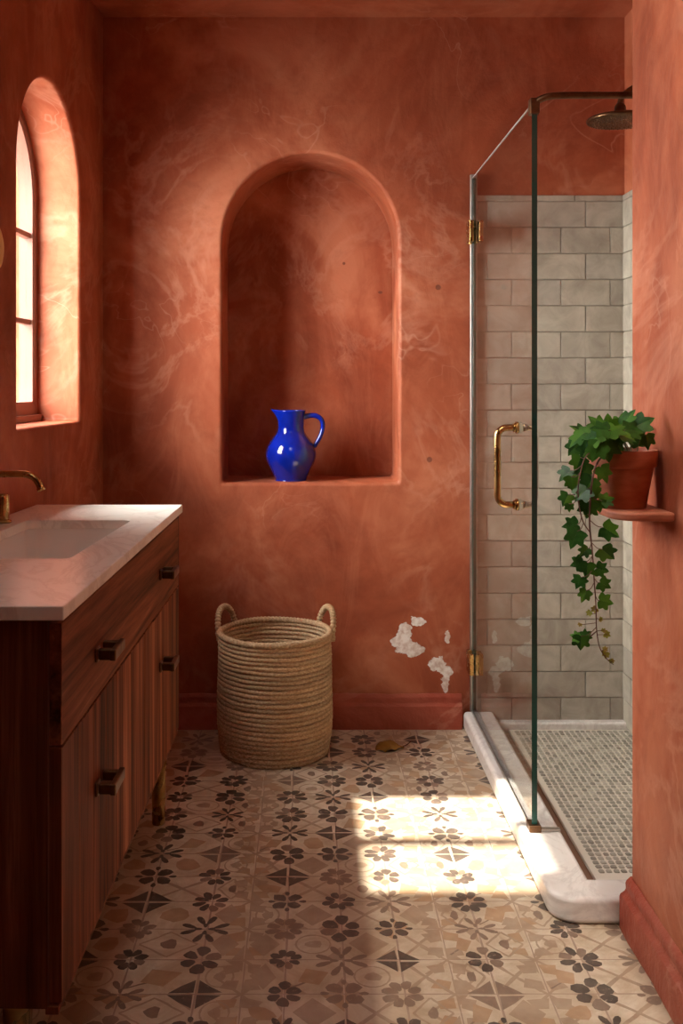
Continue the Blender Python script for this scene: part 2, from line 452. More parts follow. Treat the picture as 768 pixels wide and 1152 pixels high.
# unseen roof light added for the floor's sun patch; crossbar and blind shape it
rl = bpy.data.objects.new('added_roof_light', None); C.objects.link(rl); struct(rl)
x0, x1, y0, y1 = SKY
m = MB(); m.prism([(x0-.05,y0-.05), (x1+.05,y0-.05), (x1+.05,y1+.05), (x0-.05,y1+.05)], HC+.15, HC+.19, [[(x0,y0), (x1,y0), (x1,y1), (x0,y1)]])
m.build('window_frame', M['win'], rl)
m = MB(); m.box(x0, x1, 1.467, 1.507, HC+.125, HC+.150); m.build('glazing_bar', M['win'], rl)  # added bar for the shadow stripe across the sun patch
m = MB(); m.box(x0-.02, x1+.02, y0-.02, y1+.02, HC+.170, HC+.174); m.build('window_pane', M['pane'], rl)
m = MB(); m.box(x0, x1, y0, 1.23, HC+.140, HC+.141); m.box(.065, x1, 1.23, y1, HC+.140, HC+.141); m.build('added_sheer_blind', M['sheer'], rl)  # added blind, crops the sun to a patch and dims the rest

# skirting
def skirt(name, Mx, L, h=.115, d=.022):
    mb = MB(Mx)     # profile (out, z) swept along local x 0..L
    prof = [(0,0), (d,0), (d,h*.62), (d*.92,h*.67), (d*.58,h*.73), (d*.50,h*.77), (d*.52,h*.88), (d*.44,h*.93), (d*.12,h), (0,h)]
    n = max(2, int(L/.05)); rs = []
    for i in range(n+1):
        x = L*i/n; j = .0015*math.sin(x*23)+.001*math.sin(x*61)
        rs.append([(x, o + (j if o > 0 else 0), z + (j if 0 < z else 0)) for o, z in prof])
    mb.rings(rs, True, True, True, smooth=False)
    return struct(sharp(mb.build(name, M['skirt']), 28))
skirt('baseboard_back', Matrix(((1,0,0,-.72), (0,-1,0,BW), (0,0,1,0), (0,0,0,1))), 1.255, .118, .022)
skirt('baseboard_right', Matrix(((0,-1,0,.712), (-1,0,0,2.238), (0,0,1,0), (0,0,0,1))), 3.5, .112, .028)
skirt('baseboard_left', Matrix(((ux.x,-LN.x,0,-.705), (ux.y,-LN.y,0,BW), (0,0,1,0), (0,0,0,1))), 4.8, .112, .022)

# ------------------------------------------------------------------ floor with painted tile patterns
fl = MB(); fl.box(-1.35, 1.35, -1.55, 3.9, -.06, 0)
ZC = [0]
def poly(pts, mi, z):
    ZC[0] += 1; z += ZC[0]*2e-8; cx_ = sum(p[0] for p in pts)/len(pts); cy_ = sum(p[1] for p in pts)/len(pts)
    if len(pts) == 4: pts = sorted(pts, key=lambda p: math.atan2(p[1]-cy_, p[0]-cx_))
    fl.add([(p[0], p[1], z) for p in pts], [tuple(range(len(pts)))], mi)
def blob(cx, cy, a, rx, ry, mi, z=.0006, jit=.10, n=9, pw=1.0):
    pts = []; ca, sa = math.cos(a), math.sin(a)
    for k in range(n):
        t = 2*PI*k/n; q = 1 + R.uniform(-jit, jit)
        x, y = rx*math.cos(t)*q, ry*math.sin(t)*q*(1 + .28*math.cos(t)*pw)
        pts.append((cx+x*ca-y*sa, cy+x*sa+y*ca))
    poly(pts, mi, z)
def quad(pts, mi, z=.0005, j=.0018): poly([(x+R.uniform(-j, j), y+R.uniform(-j, j)) for x, y in pts], mi, z)
def line(a, b, w, mi, z=.0004, n=5, j=.0012):
    a, b = Vector(a), Vector(b); d = (b-a).normalized(); q = Vector((-d.y, d.x)); L, Rr = [], []
    for i in range(n+1):
        p = a + (b-a)*i/n + q*R.uniform(-j, j); ww = w*(.5+R.uniform(-.15, .15))
        L.append(p+q*ww); Rr.append(p-q*ww)
    for i in range(n): poly([L[i], Rr[i], Rr[i+1], L[i+1]], mi, z)
def flower(cx, cy, s, mi, k=8):
    ro = R.uniform(-.12, .12)
    for i in range(k):
        a = 2*PI*(i+.5)/k + ro; r = s*.60*(1.04 - .20*abs(math.sin(2*a)))*R.uniform(.93, 1.05)
        blob(cx+r*math.cos(a), cy+r*math.sin(a)*1.10, a+R.uniform(-.15, .15), s*.36*R.uniform(.85, 1.1), s*(.225 if k == 8 else .30)*R.uniform(.85, 1.1), mi if R.random() > .15 else 2, jit=.13)
def diamond(cx, cy, s, mi):
    g = s*.07
    for sx in (1, -1):
        for sy in (1, -1):
            quad([(cx+sx*g, cy+sy*g), (cx+sx*(s*1.12-g), cy+sy*g), (cx+sx*(s*.56), cy+sy*(s*.50)), (cx+sx*g, cy+sy*(s*1.0-g))][::sx*sy], mi)
def diamond_leafy(cx, cy, s, mi):
    for a in range(4):
        t = a*PI/2; c_, s_ = math.cos(t), math.sin(t)
        for o in (-1, 1):
            blob(cx+c_*s*.62-s_*o*s*.20, cy+s_*s*.62+c_*o*s*.20, t+o*.45, s*.34, s*.13, mi, jit=.06)
        blob(cx+c_*s*.25, cy+s_*s*.25, t, s*.16, s*.09, mi)
def four(cx, cy, s, mi):
    for a in range(4):
        t = a*PI/2 + PI/4
        blob(cx+math.cos(t)*s*.52, cy+math.sin(t)*s*.52, t, s*.40, s*.31, mi, jit=.16)
        blob(cx+math.cos(t+PI/4)*s*.80, cy+math.sin(t+PI/4)*s*.80, t+PI/4, s*.20, s*.12, mi)
cols = [(-1.10,'M'),(-.98,'M'),(-.86,'L'),(-.74,'M'),(-.60,'L'),(-.485,'M'),(-.367,'M'), (-.220,'M'), (-.130,'L'), (-.046,'M'), (.073,'M'), (.189,'M'), (.289,'L'), (.369,'M'), (.47,'L'), (.565,'M'), (.69,'M')]
rows = [2.349 + .119*i for i in range(-14, 11)]
for x, t in cols: line((x, .6), (x+.006, 3.54), .0040 if t == 'M' else .0026, 5, .0003, 60, .0006)
for y in rows:
    line((-1.1, y), (.72, y+.002), .0030, 5, .0003, 40, .0006)
kinds = [flower, diamond, four, diamond_leafy]
for ci, (x, t) in enumerate(cols):
    for ri, y in enumerate(rows):
        if y > 3.5: continue
        j = R.uniform
        if t == 'M':
            k = (ci*5 + ri*3 + (ri//2)) % 6; s = .047*R.uniform(.85, 1.14)
            mi = 1 if (ci + ri) % 3 != 1 or ci % 2 else 2
            if R.random() < .18: mi = 3 - mi
            xx, yy = x+j(-.003,.003), y+j(-.003,.003)
            if k in (0, 3): flower(xx, yy, s, mi)
            elif k == 1: diamond(xx, yy, s, mi)
            elif k == 2: diamond_leafy(xx, yy, s*1.1, mi)
            elif k == 4: four(xx, yy, s, mi)
            else: flower(xx, yy, s, mi, 6)
        else:
            for q_ in (-1, 1): line((x-.048, y-.052*q_), (x+.048, y+.052*q_), .0065, 4, .00034)
            for sx in (1, -1):
                for sy in (1, -1):
                    quad([(x+sx*.006, y+sy*.012), (x+sx*.006, y+sy*.045), (x+sx*.030, y+sy*.050), (x+sx*.042, y+sy*.020)][::sx*sy], R.choice([3,4,4]), .0004, .005)
# fields between the columns
for ci in range(len(cols)-1):
    x0, x1 = cols[ci][0], cols[ci+1][0]; cx = (x0+x1)/2; w = (x1-x0)/2
    for ri in range(len(rows)-1):
        y0, y1 = rows[ri], rows[ri+1]
        if y1 > 3.54: continue
        cy = (y0+y1)/2
        if R.random() < .6:
            for sx, sy in R.sample([(1,1), (1,-1), (-1,1), (-1,-1)], 2):
                a_, b_ = w*R.uniform(.55, .95), .0595*R.uniform(.55, .95)
                poly([(cx+sx*w*.98, cy+sy*.058), (cx+sx*(w-a_), cy+sy*.058), (cx+sx*w*.98, cy+sy*(.058-b_))], R.choice([3,4,4]), .00033)
        cy = (y0+y1)/2; k = R.randrange(6); h = .0595
        if k == 0:
            n = 18
            for q in range(n):
                a, b = 2*PI*q/n, 2*PI*(q+1)/n
                line((cx+w*.62*math.cos(a), cy+h*.60*math.sin(a)), (cx+w*.62*math.cos(b), cy+h*.60*math.sin(b)), .004, 4, .00035, 1, 0)
            blob(cx, cy, 0, w*.3, h*.25, 4, .0004, .2)
        elif k == 1:
            line((x0+.01, y0+.01), (x1-.01, y1-.01), .008, 4, .00035); line((x0+.01, y1-.01), (x1-.01, y0+.01), .008, 4, .00035)
        elif k == 2:
            blob(cx, cy, R.uniform(0, 3), w*.45, h*.5, 3, .0004, .2)
        elif k == 3:
            quad([(cx-w*.7, cy), (cx, cy-h*.75), (cx+w*.7, cy), (cx, cy+h*.75)], 4, .0004, .004)
        elif k == 4:
            line((x0+.012, cy), (cx, y1-.012), .005, 4, .00035); line((cx, y1-.012), (x1-.012, cy), .005, 4, .00035)
            line((x0+.012, cy), (cx, y0+.012), .005, 4, .00035); line((cx, y0+.012), (x1-.012, cy), .005, 4, .00035)
            blob(cx, cy, 0, w*.22, h*.3, 2, .0004, .2)
        else:
            quad([(cx-w*.5, cy-h*.35), (cx+w*.2, cy-h*.5), (cx+w*.5, cy+h*.2), (cx-w*.2, cy+h*.5)], 3, .0004, .006)
            line((x0+.01, y0+.02), (cx, y0+.05), .004, 2, .00035)
struct(fl.build('floor', FM))

# ------------------------------------------------------------------ shower: curb, tray, wall tiles
loop = [(.54,3.535)]
for k in range(9):
    a = PI + PI/2*k/8; loop.append((.60+.06*math.cos(a), 2.305+.06*math.sin(a)))
loop += [(1.10,2.245), (1.10,2.34), (.645,2.34), (.645,3.535)]
m = MB(); m.prism(loop, 0.0, .06)
tag(m.build('shower_curb', M['curb'], bevel=.013, seg=4), 'low white marble curb edging the shower, rounded at its outer corner', 'shower curb')
tray = thing('shower_tray', 'shower floor of small stone mosaic set in pale grout', 'shower floor', (.89, 2.9, 0))
def rel(mb, root):      # build in world, parent keeps place
    return mb
def pbuild(mb, name, mats, root, **k):
    inv = (Matrix.Translation(root.location) @ root.rotation_euler.to_matrix().to_4x4()).inverted()
    mb.v = [tuple(inv @ Vector(p)) for p in mb.v]
    return mb.build(name, mats, root, **k)
m = MB(); m.box(.687, 1.097, 2.343, 3.485, .0, .012)
pbuild(m, 'tray_slab', M['traystone'], tray, bevel=.002)
m = MB(); m.box(.687, .6875, 2.345, 3.48, .0005, .0105)
m = MB(); m.box(.647, .6868, 2.343, 3.485, .0, .003)
pbuild(m, 'drain_channel', M['channel'], tray)  # recess between curb and tray, its shade painted as brown
m = MB()
y = 2.46; r_ = 0
while y < 3.455:
    x = .703; yl = .0195
    if y > 3.40 : pass
    while x < 1.085:
        w = .0165; a = R.uniform(-.07, .07)
        hx, hy = w/2*R.uniform(.88, 1.0), yl/2*R.uniform(.80, .98); n = 8
        cx, cy = x+w/2+R.uniform(-.0008, .0008), y+yl/2+R.uniform(-.0008, .0008); top = []; bot = []
        for k in range(n):
            t = 2*PI*k/n + PI/8; c_, s_ = math.cos(t), math.sin(t)
            px = hx*math.copysign(abs(c_)**.5, c_)*R.uniform(.93, 1.05); py = hy*math.copysign(abs(s_)**.5, s_)*R.uniform(.93, 1.05)
            px, py = px*math.cos(a)-py*math.sin(a), px*math.sin(a)+py*math.cos(a)
            bot.append((cx+px, cy+py, .0115)); top.append((cx+px*.8, cy+py*.8, .0145))
        m.rings([bot, top], True, False, True, smooth=False)
        x += .0185
    y += .0225
pbuild(m, 'stone_mosaic', M['mosaic'], tray)
m = MB(); m.box(.6465, 1.098, 3.487, 3.527, .0, .034)
tag(m.build('marble_ledge', M['curb'], bevel=.008, seg=3), 'low marble ledge along the tiled back wall of the shower', 'ledge')

def tiles(name, Mx, u0, u1, topv, rowh, tw, joint):
    e = MB(Mx); e.box(u0, u1, .012, topv+.020, 0, .004, 1)
    g = .0028
    def t(a, b, z0, z1):
        if b - a < .008: return
        c = .0016
        lo = [(a+g/2, z0+g/2), (b-g/2, z0+g/2), (b-g/2, z1-g/2), (a+g/2, z1-g/2)]
        hi = [(a+g/2+c, z0+g/2+c), (b-g/2-c, z0+g/2+c), (b-g/2-c, z1-g/2-c), (a+g/2+c, z1-g/2-c)]
        d = .0105 + R.uniform(-.0004, .0004)
        e.rings([[(*p, .003) for p in lo], [(*p, d-.001) for p in lo], [(*p, d) for p in hi]], True, False, True, smooth=False)
    z = topv; r = 0
    # slim cap row
    x = u0
    while x < u1: t(x, min(u1, x+.34), topv, topv+.022); x += .34
    while z > .03:
        z0 = max(.014, z-rowh); x = joint + (tw/2 if r % 2 else 0)
        while x > u0: x -= tw
        while x < u1:
            t(max(x, u0), min(x+tw, u1), z0, z); x += tw
        z -= rowh; r += 1
    return e
MT = Matrix(((1,0,0,0), (0,0,-1,BW), (0,1,0,0), (0,0,0,1)))
struct(tiles('b', MT, .585, 1.0985, 1.821, .0902, .170, .962).build('trim_1', [M['tile'], M['grout']]))
MT2 = Matrix(((0,0,-1,1.10), (1,0,0,0), (0,1,0,0), (0,0,0,1)))
struct(tiles('s', MT2, 2.345, 3.528, 1.821, .0902, .170, 3.44).build('trim_2', [M['tile'], M['grout']]))

# glass door
YG = 2.583
door = thing('shower_door', 'frameless clear glass shower door with green edge and aged brass handle', 'shower door', (.575, 3.52, .06))
g = MB(); g.box(.568, .582, YG, 3.515, .070, 1.898)
g.mi = [1, 0, 1, 1, 0, 0]; g.box(.5675, .5715, YG, 3.515, 1.8955, 1.8985, 2)
pbuild(g, 'glass_pane', [M['glass'], M['glass_edge'], M['polish']], door)
m = MB(); m.box(.5655, .5845, YG+.02, 3.515, .0605, .0700); pbuild(m, 'bottom_seal', M['steel'], door, bevel=.001)
m = MB(); m.box(.563, .587, 3.517, 3.537, .062, 1.912); pbuild(m, 'wall_channel', M['steel'], door, bevel=.002)
for z in (1.71, .237):
    m = MB(); m.box(.552, .566, 3.462, 3.538, z-.036, z+.036); m.box(.584, .598, 3.462, 3.515, z-.036, z+.036)
    m.tube([(.559, 3.500, z-.042), (.559, 3.500, z+.042)], .0065, 12)
    pbuild(m, 'hinge', M['brass'], door, bevel=.002)
def dhandle(x0, dx, r, y=2.744, z0=.866, z1=1.073):
    mb = MB(); s = 1 if dx > 0 else -1; c = .026; pts = [(x0, y, z1)]
    for k in range(7):
        a = PI/2*k/6; pts.append((x0+dx-s*c+s*c*math.sin(a), y, z1-c+c*math.cos(a)))
    for k in range(7):
        a = PI/2*k/6; pts.append((x0+dx-s*c+s*c*math.cos(a), y, z0+c-c*math.sin(a)))
    pts.append((x0, y, z0)); mb.tube(pts, r, 16)
    for z in (z0, z1): mb.cyl((x0, y, z), (x0+s*.007, y, z), r*1.75, 20); mb.cyl((x0+s*.007, y, z), (x0+s*.013, y, z), r*1.35, 20)
    return mb
h = pbuild(dhandle(.5675, -.056, .0092), 'handle', M['brass'], door); h['label'] = 'aged brass handle on the room side'
h = pbuild(dhandle(.5825, .034, .0055), 'inner_handle', M['steel'], door)
m = MB(); m.box(.560, .590, YG-.012, YG+.030, .0605, .078); pbuild(m, 'bottom_clip', M['bronze'], door, bevel=.002)
m = MB(); m.box(.5905, .640, YG-.006, YG+.010, .0605, .067); pbuild(m, 'threshold_bar', M['steel'], door, bevel=.002)
m = MB(); m.box(.563, .587, YG-.008, YG+.022, 1.872, 1.912); pbuild(m, 'top_clamp', M['bronze'], door, bevel=.003)

rail = MB()
rail.tube(catmull([(.577, 2.585, 1.900), (.590, 2.580, 1.909), (.612, 2.578, 1.9155), (.645, 2.577, 1.9175), (.72, 2.577, 1.918), (.90, 2.577, 1.918), (1.097, 2.577, 1.918)], 6), .0085, 14)
rail.cyl((1.088, 2.577, 1.918), (1.0995, 2.577, 1.918), .022, 24)
tag(rail.build('support_rail', M['bronze']), 'slim dark brass rail from the top corner of the shower glass to the wall', 'rail')

# shower head
HX, HY, HZ = .965, 3.15, 1.996
sh = thing('rain_shower', 'round antique brass rain shower head on a curved wall arm', 'shower head', (HX, HY, HZ))
m = MB(); m.lathe([(.001,.000), (.094,.000), (.100,.003), (.101,.008), (.096,.013), (.060,.019), (.028,.025), (.018,.034), (.017,.046), (.001,.047)], (0,0,0), 64)
m.build('rose', M['bronze'], sh)
m = MB()
for ring in range(1, 8):
    rr = ring*.0125; k = int(6*ring)
    for i in range(k):
        a = 2*PI*i/k + ring*.3
        m.lathe([(.0022,0), (.0018,-.0022), (.0006,-.0027)], (rr*math.cos(a), rr*math.sin(a), .0002), 6, False, True)
nz = m.build('nozzles', M['bronze'], sh)
m = MB(); m.tube(catmull([(0,0,.044), (0,0,.062), (.008,0,.082), (.035,0,.104), (.080,0,.128), (.1345,0,.150)], 6), .0085, 14)
m.build('shower_arm', M['bronze'], sh)
m = MB(); m.cyl((.126,0,.146), (.1345,0,.150), .024, 24); m.build('wall_flange', M['bronze'], sh)
m = MB(); m.lathe([(.014,.030), (.0165,.036), (.0165,.050), (.012,.056), (.0095,.060)], (0,0,0), 24, True, True); m.build('swivel_joint', M['bronze'], sh)

# ------------------------------------------------------------------ vanity
va = thing('vanity_cabinet', 'walnut vanity cabinet with one long drawer above plank doors', 'cabinet', (-.3725, 1.55, 0), -.0175)
L = 1.262; Z0, Z1 = .245, .835
def vb(name, mat, boxes, par=va, bev=.0015, **k):
    mb = MB()
    for b in boxes: mb.box(*b)
    return mb.build(name, mat, par, bevel=bev, **k)
vb('end_panel', M['wood_side'], [(-.385, -.019, -.006, .016, Z0, Z1)])
vb('end_panel', M['wood_side'], [(-.385, -.002, L-.014, L+.004, Z0, Z1)])
vb('carcass', M['wood_side'], [(-.385, -.022, .016, L-.014, Z0, Z0+.018), (-.385, -.375, .016, L-.014, Z0+.018, Z1), (-.060, -.022, .016, L-.014, Z1-.02, Z1), (-.060,-.022,.016,L-.014,.630,.644)])
dr = vb('drawer', M['wood_h'], [(-.020, 0, .004, L-.017, .640, .826)])
DY = L/2
def door_planks(y0, y1, seams):
    mb = MB(); ys = [y0] + seams + [y1]
    for a, b in zip(ys[:-1], ys[1:]):
        mb.box(-.020, 0, a+.0006, b-.0006, Z0+.004, .636)
    return mb
def plankdoor(y0, y1, seams):
    return door_planks(y0, y1, seams).build('door', M['wood_v'], va, bevel=.0012)
d1 = plankdoor(.004, .722, [.12, .22, .32, .416, .56])
d2 = plankdoor(.725, L-.017, [.82, .96, 1.10])
def pull(y, z, par):
    mb = MB()
    mb.box(.0, .006, y-.013, y+.013, z-.0125, z+.0125)
    mb.box(.006, .030, y-.0085, y+.0085, z-.0095, z+.0095)
    mb.box(.0, .030, y+.052, y+.066, z-.0085, z+.0085)
    mb.box(.026, .037, y-.012, y+.073, z-.0100, z+.0100)
    return mb.build('handle', M['bronze'], par, bevel=.0035, seg=3)
pull(.238, .718, dr); pull(.930, .728, dr)
pull(.238, .484, d1); pull(.930, .505, d2)
vb('bottom_rail', M['wood_v'], [(-.024, -.004, .0, L-.012, Z0-.012, Z0+.0)], bev=.001)
for (x, y) in ((-.075, .03), (-.340, .03), (-.050, L-.045), (-.340, L-.045)):
    mb = MB(); mb.lathe([(.0165, .0), (.0175, .004), (.020, .12), (.0225, Z0-.012), (.026, Z0-.010), (.026, Z0)], (x, y, 0), 28, True, True)
    mb.build('leg', M['brass'], va)

def rr(x0, x1, y0, y1, r, n=5, sk=0):
    p = []
    for cx, cy, a0 in ((x1-r, y0+r, -PI/2), (x1-r, y1-r, 0), (x0+r, y1-r, PI/2), (x0+r, y0+r, PI)):
        for k in range(n+1):
            a = a0 + PI/2*k/n; y = cy+r*math.sin(a); p.append((cx+r*math.cos(a) + sk*(y-y1), y))
    return p
CT0, CT1 = .836, .858
m = MB(); YA, YB = 1.527, 2.815
hole = rr(-.682, -.427, 1.945, 2.497, .018, sk=.045)
m.prism([(XL(YA)+.004, YA), (-.363, YA), (-.342, YB), (XL(YB)+.004, YB)], CT0, CT1, [hole])
tag(m.build('countertop', M['marble'], bevel=.0025, seg=2), 'cream marble countertop with a rectangular sink cutout', 'countertop')
m = MB(); rs = []
for off, z in ((-.012, .8355), (.004, .8355), (.004, .835), (.002, .80), (-.006, .72), (-.020, .705), (-.06, .700)):
    rs.append([(x, y, z) for x, y in rr(-.682-off, -.427+off, 1.945-off, 2.497+off, .03 if off > -.05 else .02, sk=.045)])
rs[0] = [(x, y, .8355) for x, y in rr(-.694, -.415, 1.933, 2.509, .03, sk=.045)]
m.rings(rs, True, False, True)
out = [[(x, y, z) for x, y in rr(-.694-o, -.415+o, 1.933-o, 2.509+o, .03, sk=.045)] for o, z in ((0, .8355), (0, .70), (-.02, .69))]
m.rings(out, True, False, True)
for i in range(len(m.f)):
    pass
sk = tag(m.build('sink_basin', M['ceramic']), 'white rectangular undermount sink basin set in the marble countertop', 'sink')

# taps
YS = 2.40
fx = thing('wall_spout', 'aged brass tap spout reaching out from the left wall over the sink', 'tap', (XL(YS)+.0015, YS, .975))
inv = fx.location
m = MB()
pts = [(XL(YS)+.002, YS, .979), (-.74, YS, .979), (-.70, YS, .979), (-.672, YS, .9785), (-.655, YS, .977), (-.640, YS, .970), (-.630, YS, .958), (-.624, YS, .944)]
m.tube(catmull(pts, 5), [.0082]*25 + [.0085]*11, 16) if False else m.tube(catmull(pts, 5), .0082, 16)
e = Vector((-.624, YS, .944)); d = Vector((.006, 0, -.014)).normalized()
m.tube([e - d*.004, e + d*.005], .0096, 16)
pbuild(m, 'spout', M['brass'], fx)
m = MB(); m.cyl((XL(YS)+.0015, YS, .979), (XL(YS)+.012, YS, .979), .026, 28); pbuild(m, 'wall_flange', M['brass'], fx)
th = thing('tap_handle', 'short cylindrical brass tap handle standing on the countertop', 'tap', (-.728, 2.447, CT1))
m = MB(); m.lathe([(.021,.0005), (.021,.005), (.0185,.007)], (0,0,0), 28, True, True); m.build('base_plate', M['brass'], th)
m = MB(); m.lathe([(.0150,.006), (.0158,.010), (.0160,.060), (.0150,.066), (.0125,.069), (.001,.069)], (0,0,0), 28); m.build('knob', M['brass'], th)

# round fitting on the left wall
YD = 2.500
rf = thing('wall_disc', 'pale brass round disc fitting on the left wall beside the window', 'wall fitting', (XL(YD)+.002, YD, 1.525))
MD = Matrix.Translation((0, 0, 0)) @ Matrix(((0,0,-LN.x,0), (ux.y,0,-LN.y,0), (0,1,0,0), (0,0,0,1)))
m = MB(MD); m.lathe([(.056,.0), (.057,.004), (.054,.009), (.040,.014), (.015,.017), (.001,.0175)], (0,0,0), 48); m.build('disc', M['pale_brass'], rf)

# ------------------------------------------------------------------ jug in the niche
JX, JY, JZ = -.056, 3.635, .848
jug = thing('ceramic_jug', 'glossy cobalt blue ceramic jug standing in the arched niche', 'jug', (JX, JY, JZ))
q = .000413
prof = [(.004, .0), (.050, .0), (.053, .003), (.056, .012), (.066, .036), (.0795, .064), (.0845, .085), (.0835, .105), (.077, .125), (.066, .143), (.0535, .160), (.0465, .174), (.0445, .190), (.0450, .208), (.0465, .224), (.049, .240), (.0505, .2470)]
prof_c = []
for i in range(len(prof)-1):
    for k in range(4):
        pp = catmull([(r, z, 0) for r, z in prof], 4)
        break
pp = [(p.x, p.y) for p in catmull([(r, z, 0) for r, z in prof], 4)]
inner = [(r-.005, z+.0005) for r, z in reversed(pp) if z > .02]
rim = [(.0495, .2490), (.0465, .2490)]
def spoutf(x, y, z, a):
    x *= 1.05; y *= 1.05
    da = abs(a - PI)                     # 0 at -x
    w = math.exp(-(da/.42)**2); t = max(0, (z-.205)/.044)
    k = 1 + w*.40*t**1.6
    return x*k, y*(1 - .10*w*t), z + w*.004*t
m = MB(); m.lathe(pp + rim + inner + [(.02, .02), (.001, .02)], (0,0,0), 64, True, False, 0, spoutf)
m.build('body', M['jug'], jug)
m = MB()
hp = [(.040, 0, .224), (.058, 0, .229), (.080, 0, .230), (.098, 0, .221), (.107, 0, .204), (.106, 0, .180), (.097, 0, .152), (.086, 0, .132), (.078, 0, .118)]
hq = catmull([(x*1.05, y, z) for x, y, z in hp], 6); m.tube(hq, [.0078 + .0022*(1 - abs(i/len(hq)-.0)) for i in range(len(hq))], 14, True, 0, 1.35)
m.build('handle', M['jug'], jug)

# ------------------------------------------------------------------ basket
BX, BY = -.104, 3.325
bk = thing('woven_basket', 'round coiled seagrass basket with two loop handles, standing on the tiles', 'basket', (BX, BY, 0))
m = MB()
NC = 26; PITCH = .0144; NT = 220
def bradius(z):
    t = z/.385
    return .1705 + .0105*math.sin(min(1, t*3.2)*PI/2) + .002*math.sin(t*5)
rt = .0073
for c in range(NC):
    z = .008 + c*PITCH; R0 = bradius(z); ph = R.uniform(0, 6); k = 62 + R.randrange(-3, 4)
    w1, w2, p1, p2 = R.uniform(.0004, .0014), R.uniform(.0003, .001), R.uniform(0, 6), R.uniform(0, 6)
    rs = []
    for i in range(NT):
        a = 2*PI*i/NT; zz = z + w1*math.sin(3*a+p1) + w2*math.sin(7*a+p2); RR = R0 + w2*math.sin(5*a+p1) - .001
        ring = []
        for j in range(8):
            b = 2*PI*j/8
            tw = rt*(1 + .15*math.sin(k*a + b + ph) + .05*math.sin(2.7*k*a + 2*b))
            rr_ = RR + tw*math.cos(b)*.85
            ring.append((rr_*math.cos(a), rr_*math.sin(a), max(.0004, zz + tw*math.sin(b)*1.02)))
        rs.append(ring)
    m.rings(rs, True, loop=True)
m.build('coiled_wall', M['rope'], bk)
m = MB(); zt = .008 + NC*PITCH + .001; rs = []
for i in range(440):
    a = 2*PI*i/440; ring = []
    for j in range(10):
        b = 2*PI*j/10; tw = .0098*(1 + .12*math.sin(88*a + b) + .03*math.sin(211*a))
        rr_ = bradius(.385) - .001 + tw*math.cos(b); ring.append((rr_*math.cos(a), rr_*math.sin(a), zt + tw*math.sin(b) + .0012*math.sin(4*a)))
    rs.append(ring)
m.rings(rs, True, loop=True); m.build('rim', M['rope'], bk)
m = MB(); rs = [[(r*math.cos(2*PI*i/60), r*math.sin(2*PI*i/60), .006 + .002*math.sin(r*400)) for i in range(60)] for r in [.002 + .0056*k for k in range(30)]]
m.rings(rs, True); m.build('base', M['rope'], bk)
for sgn, dang in ((-1, PI-.50), (1, .46)):
    m = MB(); rad = bradius(.385); path = []
    ca, sa = math.cos(dang), math.sin(dang)
    for i in range(90):
        t = i/89; s_ = (t*2-1); w = .052
        off = w*math.sin(s_*PI/2)*(1.0 if abs(s_) < .9 else 1.0)
        z = .345 + .100*math.cos(s_*PI/2)**.62 if abs(s_) < 1 else .345
        bulge = .016*math.cos(s_*PI/2)
        path.append(Vector((ca*(rad+.004+bulge) - sa*off, sa*(rad+.004+bulge) + ca*off, z)))
    m.tube(path, [.0094*(1 + .20*math.sin(i*1.55)) for i in range(90)], 10)
    m.build('handle', M['rope'], bk)

# ------------------------------------------------------------------ shelf + ivy on right wall
SH = .942
m = MB(); xs = .592
lp = [(.7095, 1.965), (.7095, 2.205)]
for k in range(9):
    a = PI/2 + PI/2*k/8; lp.append((xs+.055+.055*math.cos(a), 2.150+.055*math.sin(a)))
for k in range(9):
    a = PI + PI/2*k/8; lp.append((xs+.055+.055*math.cos(a), 2.02+.055*math.sin(a)))
m.prism(lp, SH-.017, SH)
tag(m.build('wall_shelf', M['pot'], bevel=.006, seg=3), 'small rounded terracotta shelf on the right wall under the plant pot', 'shelf')
PX, PY, PZ = .636, 2.062, SH
iv = thing('potted_ivy', 'trailing green ivy in a terracotta pot on the small wall shelf', 'potted plant', (PX, PY, PZ))
m = MB(); m.lathe([(.002,.0), (.044,.0), (.046,.002), (.0605,.080), (.0605,.082), (.0665,.083), (.0675,.086), (.0695,.113), (.0685,.116), (.0655,.117), (.063,.114), (.060,.090), (.044,.010), (.002,.010)], (0,0,0), 56)
pot = m.build('pot', M['pot'], iv); sharp(pot, 40)
m = MB(); rs = [[(r*math.cos(2*PI*i/24)*1.0, r*math.sin(2*PI*i/24), .100 + R.uniform(-.002, .003)) for i in range(24)] for r in (.002, .02, .04, .0605)]
m.rings(rs, True); m.build('soil', M['soil'], pot)

